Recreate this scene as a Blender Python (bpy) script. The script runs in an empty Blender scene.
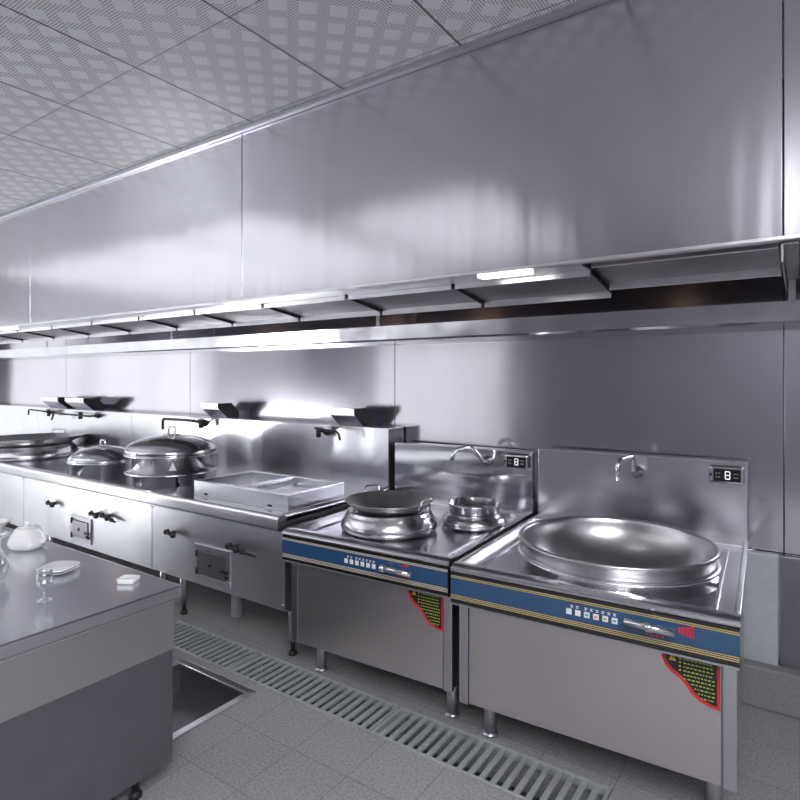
import bpy, bmesh, math, random
from mathutils import Vector, Matrix
random.seed(7)
SC = bpy.context.scene
COL = SC.collection
PI = math.pi

# ------------------------------------------------------------------ materials
def new_mat(name):
    m = bpy.data.materials.new(name); m.use_nodes = True
    nt = m.node_tree
    return m, nt, nt.nodes['Principled BSDF']

def steel(name, col, rough, dr=.08, brush=(3, 3, 60), wave=0.0, wscale=3.0, wstretch=(1, 1, 1), mottled=.08, spec_scale=14, metallic=1.0, aniso=0.0):
    """satin stainless steel: hairline grain, faint mottling, optional gentle sheet waviness"""
    m, nt, b = new_mat(name)
    N, L = nt.nodes, nt.links
    tc = N.new('ShaderNodeTexCoord')
    mp = N.new('ShaderNodeMapping'); mp.inputs['Scale'].default_value = brush
    L.new(tc.outputs['Object'], mp.inputs['Vector'])
    n1 = N.new('ShaderNodeTexNoise'); n1.inputs['Scale'].default_value = 4; n1.inputs['Detail'].default_value = 4
    L.new(mp.outputs['Vector'], n1.inputs['Vector'])
    n2 = N.new('ShaderNodeTexNoise'); n2.inputs['Scale'].default_value = spec_scale / 6; n2.inputs['Detail'].default_value = 5
    L.new(tc.outputs['Object'], n2.inputs['Vector'])
    mr = N.new('ShaderNodeMapRange'); mr.inputs['To Min'].default_value = max(.03, rough - dr); mr.inputs['To Max'].default_value = rough + dr
    L.new(n1.outputs['Fac'], mr.inputs['Value']); L.new(mr.outputs['Result'], b.inputs['Roughness'])
    mx = N.new('ShaderNodeMixRGB')
    mx.inputs['Color1'].default_value = (*[c * (1 - mottled) for c in col], 1)
    mx.inputs['Color2'].default_value = (*[min(1, c * (1 + mottled)) for c in col], 1)
    L.new(n2.outputs['Fac'], mx.inputs['Fac']); L.new(mx.outputs['Color'], b.inputs['Base Color'])
    b.inputs['Metallic'].default_value = metallic
    if wave:
        mp2 = N.new('ShaderNodeMapping'); mp2.inputs['Scale'].default_value = wstretch
        L.new(tc.outputs['Object'], mp2.inputs['Vector'])
        n3 = N.new('ShaderNodeTexNoise'); n3.inputs['Scale'].default_value = wscale; n3.inputs['Detail'].default_value = 1
        L.new(mp2.outputs['Vector'], n3.inputs['Vector'])
        bp = N.new('ShaderNodeBump'); bp.inputs['Strength'].default_value = 1.0; bp.inputs['Distance'].default_value = wave
        L.new(n3.outputs['Fac'], bp.inputs['Height']); L.new(bp.outputs['Normal'], b.inputs['Normal'])
    return m

def plain(name, col, rough=.5, metallic=0.0, coat=0.0, vary=.06, scale=20):
    m, nt, b = new_mat(name)
    N, L = nt.nodes, nt.links
    tc = N.new('ShaderNodeTexCoord')
    n = N.new('ShaderNodeTexNoise'); n.inputs['Scale'].default_value = scale; n.inputs['Detail'].default_value = 4
    L.new(tc.outputs['Object'], n.inputs['Vector'])
    mx = N.new('ShaderNodeMixRGB')
    mx.inputs['Color1'].default_value = (*[c * (1 - vary) for c in col], 1)
    mx.inputs['Color2'].default_value = (*[min(1, c * (1 + vary)) for c in col], 1)
    L.new(n.outputs['Fac'], mx.inputs['Fac']); L.new(mx.outputs['Color'], b.inputs['Base Color'])
    b.inputs['Roughness'].default_value = rough; b.inputs['Metallic'].default_value = metallic
    b.inputs['Coat Weight'].default_value = coat
    return m

def emit(name, col, strength):
    m, nt, b = new_mat(name)
    b.inputs['Base Color'].default_value = (.8, .8, .8, 1)
    b.inputs['Emission Color'].default_value = (*col, 1); b.inputs['Emission Strength'].default_value = strength
    return m

def glass(name):
    """thin blown glass: one sheet, clear with a Fresnel sheen"""
    m = bpy.data.materials.new(name); m.use_nodes = True; nt = m.node_tree; N, L = nt.nodes, nt.links
    N.remove(N['Principled BSDF']); out = N['Material Output']
    t = N.new('ShaderNodeBsdfTransparent'); t.inputs['Color'].default_value = (.94, .95, .96, 1)
    g = N.new('ShaderNodeBsdfGlossy'); g.inputs['Roughness'].default_value = .08; g.inputs['Color'].default_value = (1, 1, 1, 1)
    lw = N.new('ShaderNodeLayerWeight'); lw.inputs['Blend'].default_value = .5
    pw = N.new('ShaderNodeMath'); pw.operation = 'POWER'; pw.inputs[1].default_value = 1.7; L.new(lw.outputs['Facing'], pw.inputs[0])
    f = N.new('ShaderNodeMapRange'); f.inputs['To Min'].default_value = .10; f.inputs['To Max'].default_value = 1.0; L.new(pw.outputs[0], f.inputs['Value'])
    mx = N.new('ShaderNodeMixShader'); L.new(f.outputs[0], mx.inputs['Fac']); L.new(t.outputs[0], mx.inputs[1]); L.new(g.outputs[0], mx.inputs[2])
    L.new(mx.outputs[0], out.inputs['Surface']); return m

def ceiling_mat():
    """metal ceiling tiles punched with small holes in a lattice of diamonds"""
    m, nt, b = new_mat('perforated_ceiling_tile')
    N, L = nt.nodes, nt.links
    tc = N.new('ShaderNodeTexCoord')
    sx = N.new('ShaderNodeSeparateXYZ'); L.new(tc.outputs['Object'], sx.inputs['Vector'])
    def M(op, a, bb=None, c=None):
        n = N.new('ShaderNodeMath'); n.operation = op
        for i, v in enumerate((a, bb, c)):
            if v is None: continue
            if isinstance(v, (int, float)): n.inputs[i].default_value = v
            else: L.new(v, n.inputs[i])
        return n.outputs[0]
    X, Y = sx.outputs['X'], sx.outputs['Y']
    # holes
    p = .0125
    fx = M('SUBTRACT', M('FRACT', M('DIVIDE', X, p)), .5); fy = M('SUBTRACT', M('FRACT', M('DIVIDE', Y, p)), .5)
    r2 = M('ADD', M('MULTIPLY', fx, fx), M('MULTIPLY', fy, fy))
    hole = M('LESS_THAN', r2, .085)
    # diamonds
    q = .17
    a1 = M('ABSOLUTE', M('SUBTRACT', M('FRACT', M('DIVIDE', M('ADD', X, Y), q)), .5))
    a2 = M('ABSOLUTE', M('SUBTRACT', M('FRACT', M('DIVIDE', M('SUBTRACT', X, Y), q)), .5))
    dia = M('LESS_THAN', M('MAXIMUM', a1, a2), .30)
    solid = M('SUBTRACT', 1.0, dia)
    fac = M('MULTIPLY', hole, M('ADD', M('MULTIPLY', solid, .85), .08))
    # tile joints
    j = M('LESS_THAN', M('ABSOLUTE', M('SUBTRACT', M('FRACT', M('DIVIDE', M('ADD', X, 9.5 - .1), .68)), .5)), .492)
    j2 = M('LESS_THAN', M('ABSOLUTE', M('SUBTRACT', M('FRACT', M('DIVIDE', M('ADD', Y, 10.0), .68)), .5)), .497)
    mx = N.new('ShaderNodeMixRGB'); L.new(fac, mx.inputs['Fac'])
    mx.inputs['Color1'].default_value = (.84, .845, .86, 1); mx.inputs['Color2'].default_value = (.05, .05, .055, 1)
    mj = N.new('ShaderNodeMixRGB'); L.new(M('MULTIPLY', j, j2), mj.inputs['Fac'])
    mj.inputs['Color1'].default_value = (.12, .12, .13, 1); L.new(mx.outputs['Color'], mj.inputs['Color2'])
    L.new(mj.outputs['Color'], b.inputs['Base Color'])
    b.inputs['Roughness'].default_value = .42; b.inputs['Metallic'].default_value = .1
    return m

def floor_mat():
    m, nt, b = new_mat('grey_floor_tile')
    N, L = nt.nodes, nt.links
    tc = N.new('ShaderNodeTexCoord')
    br = N.new('ShaderNodeTexBrick'); br.offset = 0; br.inputs['Scale'].default_value = 1
    br.inputs['Brick Width'].default_value = .3; br.inputs['Row Height'].default_value = .3; br.inputs['Mortar Size'].default_value = .003
    br.inputs['Color1'].default_value = (.34, .335, .34, 1); br.inputs['Color2'].default_value = (.36, .355, .36, 1)
    br.inputs['Mortar'].default_value = (.25, .25, .25, 1)
    L.new(tc.outputs['Object'], br.inputs['Vector'])
    n = N.new('ShaderNodeTexNoise'); n.inputs['Scale'].default_value = 90; n.inputs['Detail'].default_value = 6
    L.new(tc.outputs['Object'], n.inputs['Vector'])
    mx = N.new('ShaderNodeMixRGB'); mx.blend_type = 'OVERLAY'; mx.inputs['Fac'].default_value = .7
    L.new(br.outputs['Color'], mx.inputs['Color1']); L.new(n.outputs['Fac'], mx.inputs['Color2'])
    L.new(mx.outputs['Color'], b.inputs['Base Color'])
    b.inputs['Roughness'].default_value = .5
    bp = N.new('ShaderNodeBump'); bp.inputs['Strength'].default_value = .3; bp.inputs['Distance'].default_value = .003
    L.new(n.outputs['Fac'], bp.inputs['Height']); L.new(bp.outputs['Normal'], b.inputs['Normal'])
    return m

TINT = (.60, .595, .65)
M = {
 'hood':   steel('hood_sheet_steel', (.66, .65, .71), .20, .006, (30, 30, 1), wave=.0035, wscale=1.3, wstretch=(7, 1, .5)),
 'wall':   steel('wall_sheet_steel', (.58, .565, .615), .15, .006, (30, 30, 1), wave=.004, wscale=1.5, wstretch=(1.5, 1, .6)),
 'front':  steel('range_front_steel', (.70, .70, .74), .33, .05, (40, 40, 1), wave=.008, wscale=2.2, wstretch=(1.6, 1, .7)),
 'splash': steel('splashback_steel', (.66, .66, .70), .24, .05, (30, 30, 1), wave=.012, wscale=2.0, wstretch=(1.8, 1, .6)),
 'wavy':   steel('wavy_splashback_steel', (.66, .66, .70), .17, .03, (1, 30, 30), wave=.020, wscale=2.6, wstretch=(.5, 1, 2.6)),
 'deck':   steel('worktop_steel', (.70, .70, .74), .25, .008, (2, 30, 30), wave=.004, wscale=3),
 'table':  steel('table_steel', (.70, .705, .75), .24, .008, (2, 60, 30), wave=.002, wscale=2, mottled=.05),
 'tside':  steel('table_side_steel', (.62, .62, .63), .35, .06, (30, 40, 1)),
 'body':   steel('stove_body_steel', (.70, .66, .665), .38, .05, (2, 30, 30), wave=.006, wscale=2),
 'frame':  steel('stove_frame_steel', (.62, .62, .67), .30, .05, (30, 30, 2)),
 'rim':    steel('rolled_rim_steel', (.82, .82, .85), .22, .03, (2, 30, 30)),
 'spun':   steel('spun_steel', (.74, .74, .77), .19, .05, (4, 4, 30), wave=.004, wscale=7, mottled=.05),
 'polish': steel('polished_steel', (.76, .76, .79), .14, .03, (8, 8, 2), wave=.004, wscale=5, wstretch=(1, 1, .2), mottled=.06),
 'wok':    steel('wok_satin_steel', (.62, .61, .63), .30, .05, (6, 6, 30)),
 'iron':   steel('seasoned_iron', (.50, .50, .51), .38, .08, (20, 20, 20), mottled=.35, spec_scale=160),
 'filter': steel('filter_steel', (.31, .30, .315), .38, .06, (30, 2, 30), wave=.004, wscale=4),
 'lipm':   steel('filter_lip_steel', (.78, .78, .81), .30, .06, (2, 30, 30), mottled=.18, spec_scale=60),
 'gutter': steel('gutter_steel', (.60, .60, .63), .15, .05, (2, 30, 30), wave=.016, wscale=2.4, mottled=.12, spec_scale=40),
 'galv':   steel('galvanised_sheet', (.60, .64, .68), .50, .05, (10, 10, 10), mottled=.14, spec_scale=120, metallic=.35),
 'darkst_shade': steel('dark_and_shaded_steel', (.30, .295, .33), .42, .06, (40, 40, 1), mottled=.15, spec_scale=50),  # real dark sheet, also stands for shade and dark reflections
 'chrome': steel('chrome', (.80, .80, .82), .07, .03, (5, 5, 5)),
 'castm':  plain('dark_valve_brass', (.045, .042, .042), .35, .6, vary=.3, scale=60),
 'dkmetal':plain('dark_metal_and_shade', (.045, .045, .05), .5, .6),
 'black':  plain('black_gloss', (.012, .012, .014), .18, 0, .6),
 'blue':   plain('blue_control_panel', (.026, .085, .20), .22, 0, .7, vary=.1, scale=8),
 'gold':   plain('gold_pinstripe', (.62, .50, .25), .35, .3),
 'cream':  plain('cream_pinstripe', (.75, .64, .52), .35, .2),
 'white':  plain('white_print', (.85, .86, .88), .4),
 'green':  plain('green_print', (.05, .45, .38), .4),
 'orange': plain('orange_print', (.80, .38, .05), .4),
 'red':    plain('red_print', (.65, .02, .03), .4),
 'yellow': plain('yellow_print', (.85, .62, .03), .45),
 'lime':   plain('lime_print', (.45, .60, .05), .45),
 'porc':   plain('white_porcelain', (.93, .935, .94), .12, 0, .5, vary=.01),
 'glass':  glass('clear_glass'),
 'pale':   plain('pale_wall_paint', (.72, .72, .74), .6, vary=.03, scale=3),
 'paint':  plain('grey_wall_paint', (.21, .20, .225), .6, vary=.04, scale=3),
 'pvc':    plain('grey_pipe', (.52, .52, .54), .45, .1, vary=.15),
 'shade_bed': plain('shaded_trench_bed', (.05, .05, .052), .3, vary=.3, scale=30),  # dark colour stands in for shade between the grate bars
 'concrete': plain('kerb_concrete', (.26, .255, .26), .7, vary=.3, scale=60),
 'grate':  plain('grey_green_grate', (.50, .53, .54), .45, .3, vary=.2, scale=50),
 'alu':    plain('window_frame_paint', (.70, .70, .72), .4),
 'low_glow':    emit('added_low_glow', (.95, .97, 1.0), 7.0),
 'side_glow':  emit('added_side_glow', (.95, .97, 1.0), .18),
 'rear_glow': emit('added_rear_glow', (.95, .97, 1.0), .09),
 'glow_diff':   emit('added_ceiling_glow', (.97, .98, 1.0), .125),
 'tube':   emit('fluorescent_tube', (.97, .98, 1.0), .18),
 'fill_tube':  emit('added_fill_tube', (.97, .98, 1.0), 5.2),
 'halo':   emit('hood_lamp_lens', (1.0, .98, .95), .9),
 'warm':   emit('warm_bulb', (1.0, .62, .36), .8),
 'led':    emit('led_digit', (.9, .95, 1.0), .17),
 'ceil':   ceiling_mat(), 'floor': floor_mat(),
}

# ------------------------------------------------------------------ mesh helper
class MB:
    def __init__(s): s.bm = bmesh.new()
    def _tag(s, faces, smooth, mi):
        for f in faces: f.smooth = smooth; f.material_index = mi
    def box(s, x0, x1, y0, y1, z0, z1, bev=0.0, mi=0, mat=None, seg=2):
        b2 = bmesh.new()
        v = [b2.verts.new((x, y, z)) for x in (x0, x1) for y in (y0, y1) for z in (z0, z1)]
        for q in ((0, 1, 3, 2), (4, 6, 7, 5), (0, 4, 5, 1), (2, 3, 7, 6), (0, 2, 6, 4), (1, 5, 7, 3)):
            b2.faces.new([v[i] for i in q])
        if bev: bmesh.ops.bevel(b2, geom=b2.edges[:], offset=bev, segments=seg, profile=.5, affect='EDGES')
        bmesh.ops.recalc_face_normals(b2, faces=b2.faces[:])
        if mat: bmesh.ops.transform(b2, matrix=mat, verts=b2.verts[:])
        s._merge(b2, False, mi); return s
    def _merge(s, b2, smooth, mi):
        mp = {}
        for v in b2.verts: mp[v] = s.bm.verts.new(v.co)
        for f in b2.faces:
            try: n = s.bm.faces.new([mp[v] for v in f.verts])
            except ValueError: continue
            n.smooth = smooth if smooth is not None else f.smooth; n.material_index = mi
        b2.free()
    def prism_x(s, prof, x0, x1, mi=0, smooth=False):
        """closed (y, z) profile swept along x"""
        b2 = bmesh.new()
        a = [b2.verts.new((x0, y, z)) for y, z in prof]; b = [b2.verts.new((x1, y, z)) for y, z in prof]
        n = len(prof)
        for i in range(n): b2.faces.new((a[i], a[(i + 1) % n], b[(i + 1) % n], b[i]))
        b2.faces.new(a); b2.faces.new(b[::-1])
        bmesh.ops.recalc_face_normals(b2, faces=b2.faces[:])
        s._merge(b2, smooth, mi); return s
    def prism_y(s, prof, y0, y1, mi=0):
        """closed (x, z) outline given thickness along y"""
        b2 = bmesh.new()
        a = [b2.verts.new((x, y0, z)) for x, z in prof]; b = [b2.verts.new((x, y1, z)) for x, z in prof]
        n = len(prof)
        for i in range(n): b2.faces.new((a[i], a[(i + 1) % n], b[(i + 1) % n], b[i]))
        b2.faces.new(a); b2.faces.new(b[::-1])
        bmesh.ops.recalc_face_normals(b2, faces=b2.faces[:])
        s._merge(b2, False, mi); return s
    def lathe(s, cx, cy, cz, prof, n=72, mi=0, mat=None, smooth=True):
        """closed loop or open chain of (r, z), turned about a vertical axis"""
        b2 = bmesh.new(); rings = []
        for r, z in prof:
            if r < 1e-5: rings.append([b2.verts.new((0, 0, z))])
            else: rings.append([b2.verts.new((r * math.cos(2 * PI * k / n), r * math.sin(2 * PI * k / n), z)) for k in range(n)])
        for A, B in zip(rings, rings[1:]):
            for k in range(n):
                k2 = (k + 1) % n
                if len(A) == 1 and len(B) == 1: continue
                if len(A) == 1: b2.faces.new((A[0], B[k], B[k2]))
                elif len(B) == 1: b2.faces.new((A[k], B[0], A[k2]))
                else: b2.faces.new((A[k], B[k], B[k2], A[k2]))
        bmesh.ops.recalc_face_normals(b2, faces=b2.faces[:])
        T = Matrix.Translation((cx, cy, cz))
        bmesh.ops.transform(b2, matrix=T @ mat if mat else T, verts=b2.verts[:])
        s._merge(b2, smooth, mi); return s
    def plate_hole(s, x0, x1, y0, y1, z0, z1, cx, cy, r, n=72):
        b2 = bmesh.new(); L = []
        for k in range(n):
            a = 2 * PI * (k + .5) / n; c, d = math.cos(a), math.sin(a)
            t = min((x1 - cx) / c if c > 0 else (x0 - cx) / c, (y1 - cy) / d if d > 0 else (y0 - cy) / d)
            L.append((cx + r * c, cy + r * d, cx + t * c, cy + t * d))
        for z in (z0, z1):
            I = [b2.verts.new((p[0], p[1], z)) for p in L]; O = [b2.verts.new((p[2], p[3], z)) for p in L]
            for k in range(n): b2.faces.new((I[k], O[k], O[(k + 1) % n], I[(k + 1) % n]))
            if z == z0: I0 = I
        for k in range(n): b2.faces.new((I0[k], I0[(k + 1) % n], I[(k + 1) % n], I[k]))
        for cxx, cyy in ((x0, y0), (x1, y0), (x1, y1), (x0, y1)):
            pass
        bmesh.ops.recalc_face_normals(b2, faces=b2.faces[:]); s._merge(b2, False, 0); return s
    def tube(s, pts, r, n=12, mi=0, closed=False, flat=1.0):
        pts = [Vector(p) for p in pts]; b2 = bmesh.new(); rings = []
        N = len(pts); up = None
        for i, p in enumerate(pts):
            if closed: t = pts[(i + 1) % N] - pts[i - 1]
            else: t = pts[min(i + 1, N - 1)] - pts[max(i - 1, 0)]
            t.normalize()
            if up is None:
                up = Vector((0, 0, 1)) if abs(t.z) < .9 else Vector((1, 0, 0))
            u = (up - t * up.dot(t)).normalized(); w = t.cross(u); up = u
            rr = r[i] if isinstance(r, (list, tuple)) else r
            rings.append([b2.verts.new(p + (u * math.cos(2 * PI * k / n) * flat + w * math.sin(2 * PI * k / n)) * rr) for k in range(n)])
        pr = list(zip(rings, rings[1:])) + ([(rings[-1], rings[0])] if closed else [])
        for A, B in pr:
            for k in range(n): b2.faces.new((A[k], A[(k + 1) % n], B[(k + 1) % n], B[k]))
        if not closed: b2.faces.new(rings[0][::-1]); b2.faces.new(rings[-1])
        bmesh.ops.recalc_face_normals(b2, faces=b2.faces[:])
        s._merge(b2, True, mi); return s
    def loft(s, cx, cy, cz, secs, n=48, rot=0.0, mi=0):
        """superellipse sections (z, rx, ry, power) from bottom to top, capped"""
        b2 = bmesh.new(); rings = []
        for z, rx, ry, pw in secs:
            ring = []
            for k in range(n):
                t = 2 * PI * k / n; c, d = math.cos(t), math.sin(t)
                x = rx * math.copysign(abs(c) ** (2 / pw), c); y = ry * math.copysign(abs(d) ** (2 / pw), d)
                ring.append(b2.verts.new((x, y, z)))
            rings.append(ring)
        for A, B in zip(rings, rings[1:]):
            for k in range(n): b2.faces.new((A[k], A[(k + 1) % n], B[(k + 1) % n], B[k]))
        b2.faces.new(rings[0][::-1]); b2.faces.new(rings[-1])
        bmesh.ops.recalc_face_normals(b2, faces=b2.faces[:])
        bmesh.ops.transform(b2, matrix=Matrix.Translation((cx, cy, cz)) @ Matrix.Rotation(rot, 4, 'Z'), verts=b2.verts[:])
        s._merge(b2, True, mi); return s
    def build(s, name, mats, parent=None, loc=None):
        """loc: world point that becomes the object's origin (a top-level thing made of one mesh)"""
        if not isinstance(mats, (list, tuple)): mats = [mats]
        off = Vector((0, 0, 0))
        root = parent
        while root is not None:
            off += root.location; root = root.parent
        if parent is None and loc is not None: off = Vector(loc)
        bmesh.ops.translate(s.bm, vec=-off, verts=s.bm.verts[:])
        me = bpy.data.meshes.new(name); s.bm.to_mesh(me); s.bm.free()
        for m in mats: me.materials.append(m)
        o = bpy.data.objects.new(name, me); COL.objects.link(o)
        if parent is not None: o.parent = parent
        elif loc is not None: o.location = loc
        return o

def fillet(pts, r, n=6):
    """round the corners of a polyline"""
    P = [Vector(p) for p in pts]; out = [P[0]]
    for a, b, c in zip(P, P[1:], P[2:]):
        d1 = (a - b); d2 = (c - b); k = min(r, d1.length * .49, d2.length * .49)
        p, q = b + d1.normalized() * k, b + d2.normalized() * k
        for i in range(n + 1):
            t = i / n; out.append(p.lerp(b, t).lerp(b.lerp(q, t), t))
    out.append(P[-1]); return out

def thing(name, label, cat, loc, group=None):
    o = bpy.data.objects.new(name, None); COL.objects.link(o); o.location = loc; o.empty_display_size = .1
    return tag(o, label, cat, group)
def tag(o, label, cat, group=None, kind=None):
    o['label'] = label; o['category'] = cat
    if group: o['group'] = group
    if kind: o['kind'] = kind
    return o
def struct(o): o['kind'] = 'structure'; return o
def part_label(o, s): o['label'] = s; return o
def copy_tree(o, parent=None):
    c = o.copy(); COL.objects.link(c)
    if parent: c.parent = parent
    for ch in list(o.children): copy_tree(ch, c)
    return c

# ------------------------------------------------------------------ the room
XL, XR, YF, YB, ZC = -9.5, 2.6, -3.0, 3.42, 3.075
TR = (-4.6, -.6, 2.075, 2.335)          # drain trench
SU = (-2.86, -2.30, 1.40, 1.985)        # floor sump
b = MB()
xs = sorted({XL, XR, TR[0], TR[1], SU[0], SU[1]}); ys = sorted({YF, YB + .1, TR[2], TR[3], SU[2], SU[3]})
for x0, x1 in zip(xs, xs[1:]):
    for y0, y1 in zip(ys, ys[1:]):
        cx, cy = (x0 + x1) / 2, (y0 + y1) / 2
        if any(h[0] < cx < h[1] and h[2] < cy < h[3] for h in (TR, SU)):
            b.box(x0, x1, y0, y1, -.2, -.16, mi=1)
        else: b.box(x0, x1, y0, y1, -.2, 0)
struct(b.build('floor', [M['floor'], M['shade_bed']]))
b = MB(); b.box(XL - .1, XR + .1, YF - .1, YB + .1, ZC, ZC + .1); struct(b.build('ceiling', M['ceil']))
# cooking-side wall clad in steel sheets, joints 4 mm
b = MB(); b.box(XL, XR, YB + .012, YB + .11, 0, ZC, mi=1)
for x0, x1 in zip([XL, -7.15, -4.78, -2.40, -.065, 2.3], [-7.15, -4.78, -2.40, -.065, 2.3, XR]):
    b.box(x0 + .002, x1 - .002, YB, YB + .02, .74, ZC - .004, .002)
    b.box(x0 + .002, x1 - .002, YB, YB + .02, .002, .736, .002)
struct(b.build('wall_back', [M['wall'], M['dkmetal']]))
# left end wall with added glowing openings, wall behind the photographer, right wall
def wall_with_holes(name, axis, pos, th, a0, a1, holes):
    b = MB(); cuts = sorted({a0, a1} | {h[0] for h in holes} | {h[1] for h in holes})
    for p, q in zip(cuts, cuts[1:]):
        hs = [h for h in holes if h[0] <= p and q <= h[1]]
        spans = [(0, ZC)] if not hs else [(0, hs[0][2]), (hs[0][3], ZC)]
        for z0, z1 in spans:
            if z1 - z0 < .01: continue
            if axis == 'x': b.box(pos, pos + th, p, q, z0, z1)
            else: b.box(p, q, pos, pos + th, z0, z1)
    return struct(b.build(name, M['pale' if axis == 'x' else 'paint']))
LW = [(-2.9, -1.1, .05, .55), (-.4, 3.1, .3, 2.4)]  # unseen: low strip shaped for glare on the range fronts, large pane added
FW = [(-9.4, -8.6, .05, .55), (-7.4, -4.4, .3, 2.4)]  # unseen: low strip shaped for the same glare, wide pane added for brightness
wall_with_holes('wall_left', 'x', XL - .1, .1, YF - .1, YB + .1, LW)
wall_with_holes('wall_front', 'y', YF - .1, .1, XL - .1, XR + .1, FW)
b = MB(); b.box(XR, XR + .1, YF - .1, YB + .1, 0, ZC); struct(b.build('wall_right', M['paint']))
k = 1
for axis, holes in (('x', LW), ('y', FW)):
    for (p, q, z0, z1) in holes:
        fr, pa = MB(), MB()
        def bx(mb, a, c, d0, d1, e, f):
            if axis == 'x': mb.box(XL - .08 + d0, XL - .08 + d1, a, c, e, f)
            else: mb.box(a, c, YF - .08 + d0, YF - .08 + d1, e, f)
        bx(fr, p, q, 0, .06, z0, z0 + .05); bx(fr, p, q, 0, .06, z1 - .05, z1)
        nm = 3 if q - p > 1.5 else 2
        for i in range(nm + 1):
            c = p + .025 + (q - p - .05) * i / nm; bx(fr, c - .025, c + .025, 0, .06, z0 + .05, z1 - .05)
        bx(pa, p + .01, q - .01, .02, .03, z0 + .01, z1 - .01)
        w = struct(fr.build(f'window_{k}', M['alu'])); pa.build('pane', M['low_glow' if z0 < .1 else 'side_glow' if axis == 'x' else 'rear_glow'], w); k += 1
# ceiling trim over the hood, kerb behind the ranges
b = MB(); b.box(XL, XR, 2.272, 2.298, ZC - .028, ZC - .001, .004); struct(b.build('trim_1', M['frame']))
b = MB(); b.box(-1.22, XR, 3.30, 3.415, 0, .2, .01); struct(b.build('trim_2', M['concrete']))

# louvred ceiling light over the aisle; the others are added unseen fill
def louvre_light(label, x0, x1, y0, y1, tubes, tm='tube'):
    t = thing('ceiling_light', label, 'ceiling light', ((x0 + x1) / 2, (y0 + y1) / 2, ZC), 'louvred ceiling lights')
    z = ZC - .001
    b = MB()
    for a in ((x0, x1, y0, y0 + .03), (x0, x1, y1 - .03, y1), (x0, x0 + .03, y0, y1), (x1 - .03, x1, y0, y1)): b.box(*a, z - .06, z)
    b.build('frame', M['alu'], t)
    b = MB(); b.box(x0 + .03, x1 - .03, y0 + .03, y1 - .03, z - .006, z); b.build('backing', M['filter'], t)
    for i in range(tubes):
        x = x0 + (x1 - x0) * (i + .5) / tubes
        MB().tube([(x, y0 + .05, z - .035), (x, y1 - .05, z - .035)], .024).build('tube', M[tm], t)
    return t
louvre_light('louvred ceiling light hanging over the aisle before the stoves', -3.45, -1.95, -1.9, .75, 9)
louvre_light('added unseen fill light overhead near the photographer', .2, 1.7, -2.2, .45, 9, 'fill_tube')  # unseen fixture added to brighten stoves, floor and ceiling
def glow_panel(label, x0, x1, y0, y1):  # unseen panels added so the hood reflects a broad even brightness
    t = thing('added_ceiling_panel', label, 'ceiling light', ((x0 + x1) / 2, (y0 + y1) / 2, ZC), 'added flat ceiling glow panels'); z = ZC - .001
    b = MB()
    for a in ((x0, x1, y0, y0 + .03), (x0, x1, y1 - .03, y1), (x0, x0 + .03, y0, y1), (x1 - .03, x1, y0, y1)): b.box(*a, z - .03, z)
    b.build('frame', M['alu'], t)
    b = MB(); b.box(x0 + .02, x1 - .02, y0 + .02, y1 - .02, z - .02, z - .002); b.build('diffuser', M['glow_diff'], t)
for i, l in enumerate(('first', 'second', 'third', 'fourth')):
    glow_panel('added wide flat glow panel behind the work table, %s from the louvred light' % l, -5.2 - 1.4 * i, -3.85 - 1.4 * i, -2.8, 1.15)

# ------------------------------------------------------------------ exhaust hood
hood = thing('exhaust_hood', 'long stainless steel exhaust hood running along the wall over all the ranges', 'exhaust hood', (-3, 2.8, 2.06))
HX = [-9.45, -8.14, -5.43, -2.72, -.046, 2.5]
for x0, x1 in zip(HX, HX[1:]):
    b = MB(); b.box(x0 + .002, x1 - .002, 2.30, 2.325, 2.067, ZC - .002, .003); b.build('front_panel', M['hood'], hood)
b = MB()                                                     # turned-in lower flange
b.box(-9.45, -.73, 2.302, 2.47, 2.056, 2.066, .002); b.box(-.73, 2.5, 2.302, 2.335, 2.056, 2.066, .002)
b.box(-9.45, 2.5, 2.295, 2.30, 2.058, 2.070, .001)
b.build('lower_flange', M['lipm'], hood)
for cx in (-1.06, -5.95):
    b = MB(); b.box(cx - .12, cx + .12, 2.315, 2.375, 2.044, 2.0565, .004)
    part_label(b.build('hood_lamp', M['halo'], hood), 'lit lamp strip under the hood edge')
def filter_plate(x0, x1, y0, z0, y1, z1):
    t = .012
    b = MB(); b.prism_x([(y0, z0), (y1, z1), (y1, z1 + t), (y0, z0 + t)], x0 + .012, x1 - .012)
    o = b.build('grease_filter', M['filter'], hood)
    l = MB(); l.box(x0 + .010, x1 - .010, y0 - .012, y0, z0 - .018, z0 + .014, .002); l.build('filter_lip', M['lipm'], o)
    l = MB(); l.box(x0 + .010, x1 - .010, y1, y1 + .012, z1 - .032, z1 + .014, .002); l.build('filter_lip', M['lipm'], o)
    for x in (x0 + .006, x1 - .012):
        l = MB(); l.prism_x([(y0, z0 - .006), (y1, z1 - .012), (y1, z1 + t), (y0, z0 + t)], x, x + .006); l.build('filter_edge', M['dkmetal'], o)
w = .6735
filter_plate(-.72, -.05, 2.43, 2.072, 2.70, 2.030)
for i in range(1, 13):
    filter_plate(-.046 - w * (i + 1), -.046 - w * i, 2.49, 2.050, 2.80, 2.008)
for i in range(3): filter_plate(.03 + w * i, .03 + w * (i + 1), 2.43, 2.072, 2.70, 2.030)
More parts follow.
